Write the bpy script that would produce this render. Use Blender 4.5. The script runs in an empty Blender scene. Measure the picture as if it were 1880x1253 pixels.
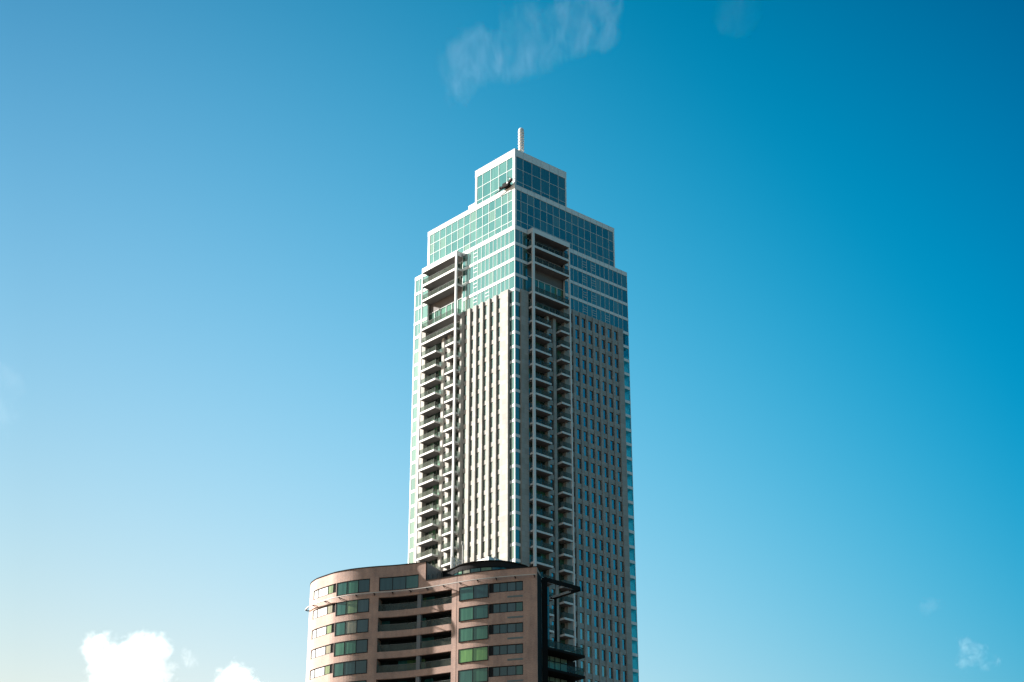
import bpy, math, random
from mathutils import Vector, Matrix
random.seed(7)
R = math.radians
C = bpy.data.collections.new('scene_objects'); bpy.context.scene.collection.children.link(C)
sc = bpy.context.scene

# ------------------------------------------------------------------ camera
PITCH = 24.846
F_PX = 3306.1
cam = bpy.data.cameras.new('camera'); camo = bpy.data.objects.new('camera', cam); C.objects.link(camo)
cam.lens = F_PX / 1880 * 36; cam.sensor_width = 36; cam.clip_end = 30000
camo.location = (0, 0, 1.7); camo.rotation_euler = (R(90 + PITCH), 0, 0)
sc.camera = camo
CT, ST = math.cos(R(PITCH)), math.sin(R(PITCH))

def at(px, py, dist):
    """world point at ground distance `dist` in front of the viewpoint in the direction of photo pixel px, py"""
    u, v = (px - 940) / F_PX, -(py - 626.5) / F_PX
    d = Vector((u, CT - v * ST, ST + v * CT)); d *= dist / d.y
    return Vector((0, 0, 1.7)) + d

# ------------------------------------------------------------------ materials
def mat(name):
    m = bpy.data.materials.new(name); m.use_nodes = True
    return m, m.node_tree, m.node_tree.nodes['Principled BSDF']

def N(nt, kind, **kw):
    n = nt.nodes.new(kind)
    for k, v in kw.items():
        if k == 'op': n.operation = v
        elif hasattr(n, k): setattr(n, k, v)
    return n

def mth(nt, op, a, b=None, c=None, clamp=False):
    n = nt.nodes.new('ShaderNodeMath'); n.operation = op; n.use_clamp = clamp
    for i, x in enumerate((a, b, c)):
        if x is None: continue
        if isinstance(x, (int, float)): n.inputs[i].default_value = x
        else: nt.links.new(x, n.inputs[i])
    return n.outputs[0]

def ramp(nt, fac, stops, interp='LINEAR'):
    n = nt.nodes.new('ShaderNodeValToRGB'); n.color_ramp.interpolation = interp
    e = n.color_ramp.elements
    while len(e) < len(stops): e.new(0.5)
    for i, (p, c) in enumerate(stops):
        e[i].position = p; e[i].color = (*c, 1) if len(c) == 3 else c
    nt.links.new(fac, n.inputs[0])
    return n.outputs[0]

def objcoord(nt):
    return nt.nodes.new('ShaderNodeTexCoord').outputs['Object']

def noise(nt, vec, scale, detail=4, rough=0.55, dist=0.0):
    n = nt.nodes.new('ShaderNodeTexNoise'); n.inputs['Scale'].default_value = scale
    n.inputs['Detail'].default_value = detail; n.inputs['Roughness'].default_value = rough
    n.inputs['Distortion'].default_value = dist
    nt.links.new(vec, n.inputs['Vector'])
    return n.outputs[0]

def vscale(nt, vec, s):
    n = nt.nodes.new('ShaderNodeMapping'); n.inputs['Scale'].default_value = s
    nt.links.new(vec, n.inputs['Vector'])
    return n.outputs[0]

def plain(name, col, rough=0.6, var=0.12, metal=0.0, spec=0.4, scale=0.6):
    m, nt, p = mat(name)
    co = objcoord(nt)
    a = noise(nt, co, scale, 5)
    b = noise(nt, vscale(nt, co, (2.5, 2.5, 0.15)), 1.0, 3)
    f = mth(nt, 'ADD', mth(nt, 'MULTIPLY', a, 0.6), mth(nt, 'MULTIPLY', b, 0.4))
    lo = tuple(c * (1 - var) for c in col); hi = tuple(min(1, c * (1 + var)) for c in col)
    nt.links.new(ramp(nt, f, [(0.3, lo), (0.7, hi)]), p.inputs['Base Color'])
    p.inputs['Roughness'].default_value = rough; p.inputs['Metallic'].default_value = metal
    p.inputs['Specular IOR Level'].default_value = spec
    return m

def glass(name, stops, rough=0.05, ior=1.7, bump=0.012, constant=False, tint=None):
    """opaque reading of tinted glazing: what stands behind each pane varies pane by pane"""
    m, nt, p = mat(name)
    at_ = nt.nodes.new('ShaderNodeAttribute'); at_.attribute_name = 'rnd'
    col = ramp(nt, at_.outputs['Fac'], stops, 'CONSTANT' if constant else 'LINEAR')
    co = objcoord(nt)
    n1 = noise(nt, vscale(nt, co, (1.7, 1.7, 0.12)), 1.3, 2)
    mix = nt.nodes.new('ShaderNodeMix'); mix.data_type = 'RGBA'; mix.blend_type = 'MULTIPLY'
    nt.links.new(col, mix.inputs[6]); nt.links.new(ramp(nt, n1, [(0.35, (0.74, 0.80, 0.80)), (0.65, (1.15, 1.12, 1.1))]), mix.inputs[7])
    mix.inputs[0].default_value = 1
    nt.links.new(mix.outputs[2], p.inputs['Base Color'])
    p.inputs['Roughness'].default_value = rough; p.inputs['IOR'].default_value = ior
    if tint: p.inputs['Specular Tint'].default_value = (*tint, 1)
    b = nt.nodes.new('ShaderNodeBump'); b.inputs['Strength'].default_value = 0.35; b.inputs['Distance'].default_value = bump
    nt.links.new(noise(nt, co, 0.7, 2), b.inputs['Height']); nt.links.new(b.outputs[0], p.inputs['Normal'])
    return m

def stone_mat():
    m, nt, p = mat('pale_stone')
    co = objcoord(nt); sep = nt.nodes.new('ShaderNodeSeparateXYZ'); nt.links.new(co, sep.inputs[0])
    big = noise(nt, vscale(nt, co, (1, 1, 0.25)), 0.55, 5)
    cell = nt.nodes.new('ShaderNodeTexWhiteNoise'); cell.noise_dimensions = '3D'
    sn = nt.nodes.new('ShaderNodeVectorMath'); sn.operation = 'FLOOR'
    nt.links.new(vscale(nt, co, (0.9, 0.9, 1 / 1.0883)), sn.inputs[0]); nt.links.new(sn.outputs[0], cell.inputs['Vector'])
    f = mth(nt, 'ADD', mth(nt, 'MULTIPLY', big, 0.7), mth(nt, 'MULTIPLY', cell.outputs['Value'], 0.3))
    col = ramp(nt, f, [(0.25, (0.245, 0.23, 0.208)), (0.5, (0.29, 0.274, 0.25)), (0.75, (0.335, 0.318, 0.293))])
    fz = mth(nt, 'FRACT', mth(nt, 'DIVIDE', sep.outputs[2], 1.0883))
    jz = mth(nt, 'LESS_THAN', fz, 0.035)
    mix = nt.nodes.new('ShaderNodeMix'); mix.data_type = 'RGBA'
    nt.links.new(mth(nt, 'MULTIPLY', jz, 0.6), mix.inputs[0]); nt.links.new(col, mix.inputs[6]); mix.inputs[7].default_value = (0.16, 0.13, 0.11, 1)
    nt.links.new(mix.outputs[2], p.inputs['Base Color']); p.inputs['Roughness'].default_value = 0.9; p.inputs['Specular IOR Level'].default_value = 0.15
    b = nt.nodes.new('ShaderNodeBump'); b.inputs['Distance'].default_value = 0.02; b.inputs['Strength'].default_value = 0.5
    nt.links.new(noise(nt, co, 6, 4), b.inputs['Height']); nt.links.new(b.outputs[0], p.inputs['Normal'])
    return m

def brick_mat():
    m, nt, p = mat('red_brown_brick')
    uv = nt.nodes.new('ShaderNodeUVMap'); uv.uv_map = 'UVMap'
    bt = nt.nodes.new('ShaderNodeTexBrick')
    bt.inputs['Color1'].default_value = (0.37, 0.208, 0.15, 1); bt.inputs['Color2'].default_value = (0.275, 0.147, 0.106, 1)
    bt.inputs['Mortar'].default_value = (0.32, 0.25, 0.215, 1); bt.inputs['Scale'].default_value = 1.0
    bt.inputs['Mortar Size'].default_value = 0.009; bt.inputs['Brick Width'].default_value = 0.22; bt.inputs['Row Height'].default_value = 0.075
    bt.inputs['Bias'].default_value = -0.1
    nt.links.new(uv.outputs[0], bt.inputs['Vector'])
    a = noise(nt, uv.outputs[0], 0.35, 6, 0.6)
    s = noise(nt, vscale(nt, uv.outputs[0], (1.6, 0.2, 1)), 1.0, 4)
    f = mth(nt, 'ADD', mth(nt, 'MULTIPLY', a, 0.55), mth(nt, 'MULTIPLY', s, 0.45))
    mix = nt.nodes.new('ShaderNodeMix'); mix.data_type = 'RGBA'; mix.blend_type = 'MULTIPLY'; mix.inputs[0].default_value = 1
    nt.links.new(bt.outputs['Color'], mix.inputs[6]); nt.links.new(ramp(nt, f, [(0.28, (0.60, 0.60, 0.62)), (0.5, (0.96, 0.95, 0.94)), (0.72, (1.28, 1.24, 1.18))]), mix.inputs[7])
    nt.links.new(mix.outputs[2], p.inputs['Base Color']); p.inputs['Roughness'].default_value = 0.8
    b = nt.nodes.new('ShaderNodeBump'); b.inputs['Distance'].default_value = 0.004; b.inputs['Strength'].default_value = 0.2; b.invert = True
    nt.links.new(bt.outputs['Fac'], b.inputs['Height']); nt.links.new(b.outputs[0], p.inputs['Normal'])
    return m

def see_through(name, tint, diff, mixf, rough=0.03, dfac=0.25):
    m, nt, p = mat(name); nt.nodes.remove(p)
    out = nt.nodes['Material Output']
    t = nt.nodes.new('ShaderNodeBsdfTransparent'); t.inputs[0].default_value = (*tint, 1)
    d = nt.nodes.new('ShaderNodeBsdfDiffuse'); d.inputs[0].default_value = (*diff, 1)
    co = objcoord(nt)
    nt.links.new(ramp(nt, noise(nt, co, 0.9, 3), [(0.3, tuple(c * 0.7 for c in diff)), (0.7, tuple(min(1, c * 1.2) for c in diff))]), d.inputs[0])
    g = nt.nodes.new('ShaderNodeBsdfGlossy'); g.inputs['Roughness'].default_value = rough; g.inputs[0].default_value = (0.9, 1, 1, 1)
    fr = nt.nodes.new('ShaderNodeFresnel'); fr.inputs[0].default_value = 1.5
    a = nt.nodes.new('ShaderNodeMixShader'); ra = nt.nodes.new('ShaderNodeAttribute'); ra.attribute_name = 'rnd'
    nt.links.new(mth(nt, 'MULTIPLY_ADD', ra.outputs['Fac'], dfac * 0.8, dfac * 0.6), a.inputs[0])
    nt.links.new(t.outputs[0], a.inputs[1]); nt.links.new(d.outputs[0], a.inputs[2])
    b = nt.nodes.new('ShaderNodeMixShader')
    nt.links.new(mth(nt, 'MULTIPLY', fr.outputs[0], mixf), b.inputs[0]); nt.links.new(a.outputs[0], b.inputs[1]); nt.links.new(g.outputs[0], b.inputs[2])
    nt.links.new(b.outputs[0], out.inputs[0])
    return m

M = {}
M['white'] = plain('white_panel', (0.60, 0.595, 0.575), 0.85, 0.07, 0.0, 0.15)
M['joint'] = plain('panel_joint', (0.10, 0.10, 0.10), 0.7)
M['concrete'] = plain('balcony_concrete', (0.55, 0.535, 0.51), 0.9, 0.12, 0.0, 0.15)
M['soffit'] = plain('shade_soffit', (0.115, 0.105, 0.10), 0.9, 0.12)  # undersides darker than their slabs: shade put into the colour
M['stone'] = stone_mat()
M['glass'] = glass('tower_glass', [(0.0, (0.016, 0.078, 0.07)), (0.5, (0.03, 0.10, 0.086)), (0.85, (0.052, 0.122, 0.10)), (1.0, (0.10, 0.145, 0.10))], 0.05, 2.05)
M['winglass'] = glass('window_glass', [(0.0, (0.012, 0.035, 0.045)), (0.6, (0.02, 0.055, 0.065)), (0.75, (0.05, 0.09, 0.085)), (0.93, (0.12, 0.15, 0.135)), (0.94, (0.20, 0.21, 0.14)), (1.0, (0.27, 0.27, 0.19))], 0.04, 2.9)  # paler stops serve painted sun and sky glare and a reflected building
M['darkglass'] = glass('balcony_door_glass', [(0.0, (0.008, 0.02, 0.018)), (0.7, (0.02, 0.05, 0.04)), (1.0, (0.05, 0.15, 0.085))], 0.05, 1.7)
M['balu'] = see_through('balustrade_glass', (0.50, 0.60, 0.56), (0.075, 0.078, 0.062), 0.22, dfac=0.42)
M['clear'] = see_through('corner_glass', (0.12, 0.77, 0.87), (0.03, 0.20, 0.22), 0.8, dfac=0.10)
M['frame'] = plain('pale_window_frame', (0.50, 0.53, 0.52), 0.85, 0.05, 0.0, 0.15)
M['dark'] = plain('dark_metal', (0.012, 0.0115, 0.011), 0.8, 0.3, 0.0, 0.04)
M['post'] = plain('grey_rail_post', (0.10, 0.105, 0.10), 0.7, 0.1, 0.0, 0.1)
M['brick'] = brick_mat()
M['coping'] = plain('dark_coping', (0.022, 0.021, 0.021), 0.9, 0.2, 0.0, 0.02)
M['rail'] = plain('weathered_pale_steel', (0.45, 0.41, 0.37), 0.5, 0.12)
M['bglass'] = glass('green_window_glass', [(0.0, (0.012, 0.04, 0.042)), (0.22, (0.02, 0.075, 0.06)), (0.45, (0.035, 0.11, 0.07)), (0.65, (0.10, 0.15, 0.075)), (0.8, (0.03, 0.06, 0.065)), (0.9, (0.16, 0.15, 0.11)), (0.97, (0.10, 0.21, 0.065))], 0.05, 1.6, constant=True)
M['loggia_back'] = glass('loggia_back_glass', [(0.0, (0.006, 0.009, 0.009)), (0.45, (0.01, 0.018, 0.018)), (0.7, (0.02, 0.10, 0.11)), (0.85, (0.05, 0.12, 0.06)), (0.95, (0.14, 0.15, 0.08))], 0.06, 1.45, constant=True)
M['loggia_wall'] = plain('loggia_dark_lining', (0.02, 0.02, 0.02), 0.8)
M['greycol'] = plain('grey_concrete_column', (0.12, 0.125, 0.13), 0.8)
M['beige'] = glass('beige_reflection_glass', [(0.0, (0.20, 0.26, 0.20)), (0.3, (0.40, 0.42, 0.25)), (0.8, (0.34, 0.42, 0.24)), (1.0, (0.5, 0.48, 0.34))], 0.06, 1.5)  # beige is a sunlit building's reflection painted into the panes
M['vent'] = plain('grey_green_vent', (0.12, 0.15, 0.15), 0.6)
M['ground'] = plain('pale_paving', (0.065, 0.054, 0.045), 0.9, 0.25, scale=0.05)
M['roof'] = plain('roof_felt', (0.10, 0.10, 0.10), 0.9)

# ------------------------------------------------------------------ mesh builder
class MB:
    def __init__(s): s.v = []; s.f = []; s.m = []; s.r = []; s.uv = []
    def poly(s, pts, m=0, r=None, uv=None):
        i = len(s.v); s.v += [tuple(p) for p in pts]; s.f.append(tuple(range(i, i + len(pts)))); s.m.append(m)
        s.r.append(random.random() if r is None else r); s.uv.append(uv)
    def box(s, x0, x1, y0, y1, z0, z1, m=0, r=None, under=None):
        if x0 > x1: x0, x1 = x1, x0
        if y0 > y1: y0, y1 = y1, y0
        a = [(x0, y0, z0), (x1, y0, z0), (x1, y1, z0), (x0, y1, z0), (x0, y0, z1), (x1, y0, z1), (x1, y1, z1), (x0, y1, z1)]
        i = len(s.v); s.v += a
        r = random.random() if r is None else r
        for q in ((0, 3, 2, 1), (4, 5, 6, 7), (0, 1, 5, 4), (1, 2, 6, 5), (2, 3, 7, 6), (3, 0, 4, 7)):
            s.f.append(tuple(i + k for k in q)); s.m.append(under if under is not None and q == (0, 3, 2, 1) else m); s.r.append(r); s.uv.append(None)
    def prism(s, pl, z0, z1, m=0, mtop=None, r=None):
        n = len(pl); area = sum(pl[i][0] * pl[(i + 1) % n][1] - pl[(i + 1) % n][0] * pl[i][1] for i in range(n))
        if area < 0: pl = pl[::-1]
        r = random.random() if r is None else r
        s.poly([(x, y, z0) for x, y in pl][::-1], m, r); s.poly([(x, y, z1) for x, y in pl], m if mtop is None else mtop, r)
        for i in range(n):
            a, b = pl[i], pl[(i + 1) % n]
            s.poly([(*a, z0), (*b, z0), (*b, z1), (*a, z1)], m, r)
    def tube(s, pts, rad, m=0, n=8, caps=True):
        rad = rad if isinstance(rad, (list, tuple)) else [rad] * len(pts)
        pts = [Vector(p) for p in pts]; base = len(s.v); rr = random.random()
        for i, p in enumerate(pts):
            t = (pts[min(i + 1, len(pts) - 1)] - pts[max(i - 1, 0)]).normalized()
            u = t.orthogonal().normalized() if i == 0 else (u - t * u.dot(t)).normalized()
            w = t.cross(u)
            for k in range(n):
                a = 2 * math.pi * k / n; s.v.append(tuple(p + (u * math.cos(a) + w * math.sin(a)) * rad[i]))
        for i in range(len(pts) - 1):
            for k in range(n):
                a, b = base + i * n + k, base + i * n + (k + 1) % n
                s.f.append((a, b, b + n, a + n)); s.m.append(m); s.r.append(rr); s.uv.append(None)
        if caps:
            s.f.append(tuple(base + k for k in range(n))[::-1]); s.m.append(m); s.r.append(rr); s.uv.append(None)
            e = base + (len(pts) - 1) * n
            s.f.append(tuple(e + k for k in range(n))); s.m.append(m); s.r.append(rr); s.uv.append(None)
    def beam(s, a, b, w, h, m=0):
        """rectangular bar from a to b (horizontal-ish), w wide, h high"""
        a, b = Vector(a), Vector(b); t = (b - a).normalized(); side = t.cross(Vector((0, 0, 1))).normalized() * w / 2; up = side.cross(t).normalized() * h / 2
        q = [a - side - up, a + side - up, a + side + up, a - side + up]; e = [p + (b - a) for p in q]
        r = random.random()
        s.poly(q[::-1], m, r); s.poly(e, m, r)
        for i in range(4): s.poly([q[i], q[(i + 1) % 4], e[(i + 1) % 4], e[i]], m, r)
    def build(s, name, mats, parent=None, label=None):
        me = bpy.data.meshes.new(name); me.from_pydata(s.v, [], s.f)
        for k in (mats if isinstance(mats, (list, tuple)) else [mats]): me.materials.append(M[k])
        me.polygons.foreach_set('material_index', s.m)
        at_ = me.attributes.new('rnd', 'FLOAT', 'FACE'); at_.data.foreach_set('value', s.r)
        if any(u is not None for u in s.uv):
            ul = me.uv_layers.new(name='UVMap')
            for p, u in zip(me.polygons, s.uv):
                for k, li in enumerate(p.loop_indices):
                    ul.data[li].uv = u[k] if u is not None else (0, 0)
        me.update()
        o = bpy.data.objects.new(name, me); C.objects.link(o)
        if parent: o.parent = parent
        if label: o['label'] = label
        return o

def thing(name, label, cat, loc, rz=0, group=None):
    o = bpy.data.objects.new(name, None); C.objects.link(o); o.location = loc; o.rotation_euler = (0, 0, rz)
    o.empty_display_size = 2
    o['label'] = label; o['category'] = cat
    if group: o['group'] = group
    return o

# ------------------------------------------------------------------ ground
g = MB()
n = 96
ring = [(9000 * math.cos(2 * math.pi * k / n), 9000 * math.sin(2 * math.pi * k / n) + 300, 0) for k in range(n)]
g.poly(ring, 0)
go = g.build('ground', 'ground'); go['kind'] = 'structure'

# ------------------------------------------------------------------ the tower (local x runs along its shaded right face, local y along its sunlit left face)
TW = thing('residential_tower', 'tall pale stone and green glass tower with stepped glass crown and stacked balconies', 'tower', (0.61, 335.45, 0), R(41.829))
S = 33.42                        # side of the shaft
ZR = 184.14                      # roof of the shaft
ST_TOP = 169.34                  # top of the stone cladding
Z0, H = 166.03, 3.266            # band top and storey height of the stone floors
NF = 27                          # storeys modelled one by one below Z0 (the rest of the shaft stands behind the brick block)
UP = [183.81, 180.13, 176.45, 172.80, 169.34]        # tops of the white bands of the glass storeys
def bt(k): return Z0 - H * k     # top of band k

stone = MB(); white = MB(); body = MB()
LX, RY = -0.55, -0.42            # stone fronts
# body
body.prism([(1.8, 1.8), (31.2, 1.8), (31.2, 2.2), (31.6, 2.2), (31.6, 31.6), (1.8, 31.6)], 0, ZR - 0.5)
body.build('core', 'concrete', TW)

L_PIERS = [(1.6, 4.0), (5.24, 6.12), (7.42, 8.28), (9.55, 10.4), (11.67, 12.55), (13.72, 14.65), (15.9, 16.9), (20.1, 21.0), (22.2, 23.0), (28.6, 31.0)]
L_OPEN = [(4.0, 5.24), (6.12, 7.42), (8.28, 9.55), (10.4, 11.67), (12.55, 13.72), (14.65, 15.9), (21.0, 22.2)]
R_PIERS = [(1.42, 3.42), (8.65, 9.25), (10.45, 11.2), (13.6, 14.95), (16.25, 16.9), (18.2, 18.83), (20.15, 20.78), (22.15, 22.76), (24.0, 24.7), (25.95, 26.6), (27.95, 28.6), (29.85, 31.35)]
R_OPEN = [(9.25, 10.45), (14.95, 16.25), (16.9, 18.2), (18.83, 20.15), (20.78, 22.15), (22.76, 24.0), (24.7, 25.95), (26.6, 27.95), (28.6, 29.85)]
ZB = bt(NF)
for a, b in L_PIERS:
    top = 165.4 if a > 16.95 and a < 28 else ST_TOP
    stone.box(LX, 1.0, a, b, 0, top)
for a, b in R_PIERS:
    top = 165.4 if 3.5 < a < 13 else (ST_TOP if a < 13 or a > 14 else ST_TOP)
    stone.box(a, b, RY, 1.0, 0, top)
# spandrels
for k in range(-1, NF + 1):
    zt = bt(k)
    for a, b in L_OPEN:
        if a > 20 and k < 1: continue
        stone.box(LX + 0.30, 0.6, a, b, zt - 0.95, zt)
    for a, b in R_OPEN:
        if a < 10 and k < 1: continue
        stone.box(a, b, RY + 0.20, 0.6, zt - 0.95, zt + 0.12)
# plain lower shaft behind the brick block
for a, b in L_OPEN + [(16.9, 20.1), (23.0, 28.6)]: stone.box(LX + 0.35, 0.6, a, b, 0, ZB - 0.95)
for a, b in R_OPEN + [(3.42, 8.65), (11.2, 13.6)]: stone.box(a, b, RY + 0.25, 0.6, 0, ZB - 0.95)
# recess linings at the balcony stacks
stone.box(1.0, 1.5, 16.9, 20.1, ZB, 165.4); stone.box(1.0, 1.5, 23.0, 28.6, ZB, 165.4)
stone.box(3.42, 8.65, 1.0, 1.5, ZB, 165.4); stone.box(11.2, 13.6, 1.0, 1.5, ZB, 165.4)
stone.build('wall', 'stone', TW)

# windows of the stone storeys: one part each for the hundred that show largest, the rest as one
wins = []
for k in range(-1, NF):
    zt, zb = bt(k) - 0.95, bt(k + 1)
    for a, b in L_OPEN:
        if a > 20 and k < 1: continue
        wins.append(('L', a, b, zb, zt))
    for a, b in R_OPEN:
        if a < 10 and k < 1: continue
        wins.append(('R', a, b, zb + 0.12, zt))
def win_mesh(mb, side, a, b, z0, z1):
    fr = 0.05
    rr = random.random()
    if side == 'L': rr = 0.70 + 0.23 * rr  # paler panes on the sunlit face: sun and sky glare put into colour
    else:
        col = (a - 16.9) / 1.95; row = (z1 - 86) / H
        rr = 0.95 + 0.05 * rr if 0 <= col < 5.5 - row * 0.85 and rr < 0.92 else (0.9 * rr ** 1.5 if rr < .93 else 0.8)  # beige panes low on this face: reflection of a pale building painted in
    if side == 'L':
        x = -0.10
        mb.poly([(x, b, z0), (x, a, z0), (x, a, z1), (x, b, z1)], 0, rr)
        for q in ((a, a + fr, z0, z1), (b - fr, b, z0, z1), (a + fr, b - fr, z0, z0 + fr), (a + fr, b - fr, z1 - fr, z1)): mb.box(x - 0.04, x + 0.04, q[0], q[1], q[2], q[3], 1)
    else:
        y = 0.0
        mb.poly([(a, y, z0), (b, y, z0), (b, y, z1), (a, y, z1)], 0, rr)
        for q in ((a, a + fr, z0, z1), (b - fr, b, z0, z1), (a + fr, b - fr, z0, z0 + fr), (a + fr, b - fr, z1 - fr, z1)): mb.box(q[0], q[1], y - 0.04, y + 0.04, q[2], q[3], 1)
def win_size(w):
    side, a, b, z0, z1 = w
    if side == 'L' and z1 < 116 or side == 'R' and z1 < 88: return -1
    return -z1 + (6 if side == 'R' else 0)
wins.sort(key=win_size, reverse=True)
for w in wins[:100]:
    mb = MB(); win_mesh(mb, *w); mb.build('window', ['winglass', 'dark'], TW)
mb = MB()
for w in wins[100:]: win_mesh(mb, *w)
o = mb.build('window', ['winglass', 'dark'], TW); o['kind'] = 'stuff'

# glazed corner strips, storey by storey
def corner_near(z0, z1, band0):
    mb = MB()
    mb.poly([(0, 1.55, z0), (0, 0.06, z0), (0, 0.06, z1), (0, 1.55, z1)], 0)
    mb.poly([(0.06, 0, z0), (1.42, 0, z0), (1.42, 0, z1), (0.06, 0, z1)], 0)
    mb.box(-0.05, 1.0, -0.05, 1.0, band0, z0, 1)
    mb.box(-0.05, 0.6, 1.0, 1.56, band0, z0, 1); mb.box(1.0, 1.42, -0.05, 0.6, band0, z0, 1)
    mb.box(-0.06, 0.07, -0.06, 0.07, z0, z1, 1)
    mb.build('corner_window', ['glass', 'white'], TW)
def corner_left(z0, z1, band0):
    mb = MB()
    mb.poly([(0, 33.1, z0), (0, 31.02, z0), (0, 31.02, z1), (0, 33.1, z1)], 0)
    mb.box(-0.05, 1.5, 31.0, S, band0, z0, 1); mb.box(-0.06, 0.3, 33.08, S, z0, z1, 1)
    mb.box(0.0, 1.5, S - 0.08, S, z0, z1, 1)
    mb.build('corner_window', ['glass', 'white'], TW)
def corner_right(z0, z1, band0):
    mb = MB()
    mb.poly([(31.36, 0, z0), (S - 0.04, 0, z0), (S - 0.04, 0, z1), (31.36, 0, z1)], 0)
    mb.poly([(S, 0.04, z0), (S, 2.2, z0), (S, 2.2, z1), (S, 0.04, z1)], 0)
    mb.box(31.36, S + 0.05, -0.05, 2.2, band0, z0, 1)
    mb.box(S - 0.05, S + 0.03, -0.03, 0.05, z0, z1, 2)
    mb.build('corner_window', ['clear', 'white', 'frame'], TW)
for k in range(-1, NF):
    zt = ST_TOP - 0.62 if k == -1 else bt(k) - 0.62
    zb = bt(k + 1)
    if zt > 105: corner_near(zb, zt, zb - 0.62); corner_left(zb, zt, zb - 0.62)
    if zt > 80: corner_right(zb, zt, zb - 0.62)
body2 = MB(); body2.box(0.05, 1.6, 0.05, 1.4, 0, 108); body2.box(0.05, 1.6, 31.1, S - .05, 0, 108); body2.box(31.4, S - .02, 0, 2, 0, 80)
body2.build('plinth_corner', 'white', TW)

# glass storeys of the shaft top
LM = [1.79 + 1.275 * i for i in range(12)]
RM = [18.3 + 1.345 * i for i in range(11)]
for i in range(4):
    zt, zb = UP[i] - 0.66, UP[i + 1]
    # (a) round the near corner
    cw = MB(); fr = MB()
    edges = [0.06] + [m for m in LM if m < 17] + [16.95]
    for a, b in zip(edges, edges[1:]): cw.poly([(0, b, zb), (0, a, zb), (0, a, zt), (0, b, zt)], 0)
    for m in edges[1:-1]: fr.box(-0.05, 0.04, m - 0.045, m + 0.045, zb, zt)
    fr.box(-0.06, 0.07, -0.06, 0.07, zb, zt); f2 = MB()
    redges = [0.07, 1.40, 2.2, 3.5]
    for a, b in zip(redges, redges[1:]): cw.poly([(a, 0, zb), (b, 0, zb), (b, 0, zt), (a, 0, zt)], 0)
    f2.box(1.35, 1.45, -0.05, 0.04, zb, zt); f2.box(2.15, 2.23, -0.05, 0.04, zb, zt)
    for a in ([LM[8]] if i < 3 else [LM[8], LM[5]]):      # opening lights with two transoms
        for t in (0.42, 0.72): fr.box(-0.06, 0.03, a + 0.04, a + 1.235, zb + t * (zt - zb) - 0.09, zb + t * (zt - zb) + 0.07)
    c_ = cw.build('curtain_wall', 'glass', TW); fr.build('window_frame', 'frame', c_); f2.build('window_frame', 'frame', c_)
    # (b) the far end of the sunlit face
    cw = MB(); fr = MB()
    for a, b in ((28.8, 30.95), (30.95, 31.9), (31.9, 33.1)): cw.poly([(0, b, zb), (0, a, zb), (0, a, zt), (0, b, zt)], 0)
    for m in (30.95, 31.9): fr.box(-0.05, 0.04, m - 0.05, m + 0.05, zb, zt)
    fr.box(-0.06, 0.3, 33.08, S, zb, zt)
    c_ = cw.build('curtain_wall', 'glass', TW); fr.build('window_frame', 'frame', c_)
    # (c) the shaded face beyond its loggia
    cw = MB(); fr = MB()
    redges = [14.4, 15.6, 16.95] + [m for m in RM] + [S - 0.02]
    for a, b in zip(redges, redges[1:]): cw.poly([(a, 0, zb), (b, 0, zb), (b, 0, zt), (a, 0, zt)], 0)
    for m in redges[1:-1]: fr.box(m - 0.04, m + 0.04, -0.05, 0.04, zb, zt)
    cw.poly([(S - 0.02, 0, zb), (S - 0.02, S, zb), (S - 0.02, S, zt), (S - 0.02, 0, zt)], 0, 0.3)
    fr.box(S - 0.04, S + 0.05, -0.06, 0.05, zb, zt)
    for a in ((RM[1], RM[3]) if i < 3 else (RM[1], RM[3], RM[6])):
        for t in (0.3, 0.5, 0.7): fr.box(a + 0.04, a + 1.30, -0.045, 0.03, zb + t * (zt - zb) - 0.04, zb + t * (zt - zb) + 0.04)
    c_ = cw.build('curtain_wall', 'glass', TW); fr.build('window_frame', 'frame', c_)
# white bands and roof edge of the shaft
for i in range(5):
    zt = ZR if i == 0 else UP[i]; zb = UP[i] - 0.66
    wa, wb, wc = MB(), MB(), MB()
    wa.box(-0.09, 0.4, -0.09, 16.95 if i < 4 else 1.58, zb, zt); wb.box(-0.09, 0.4, 28.8 if i < 4 else 31.0, S, zb, zt)
    wa.box(0.4, 3.5 if i < 4 else 1.4, -0.09, 0.4, zb, zt)
    if i < 4:
        wc.box(14.4, S + 0.07, -0.09, 0.4, zb, zt); wc.box(S - 0.3, S + 0.07, 0.4, S, zb, zt)
        for m in RM + [15.6, 16.95]: wc.box(m - 0.02, m + 0.02, -0.095, 0, zb, zt, 1)
    else: wc.box(31.36, S + 0.07, -0.09, 2.2, zb, zt)
    for w in (wa, wb, wc): w.build('band', ['white', 'joint'], TW)
inner = MB()
inner.box(0.6, 3.5, 0.6, 3.0, 165.0, ZR - 0.3); inner.box(0.6, 14.4, 3.0, 17.0, 165.0, ZR - 0.3); inner.box(14.4, S - 0.5, 0.6, 17.0, 165.0, ZR - 0.3)
inner.box(2.6, S - 0.5, 17.0, 28.8, 165.0, ZR - 0.3); inner.box(0.6, S - 0.5, 28.8, S - 0.3, 165.0, ZR - 0.3)
inner.box(0.2, S - 0.1, 17.1, S - 0.1, ZR - 0.35, ZR - 0.05); inner.box(0.2, S - 0.1, 0.3, 17.1, ZR - 0.35, ZR - 0.05)
inner.build('upper_core', 'loggia_wall', TW)

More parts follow.
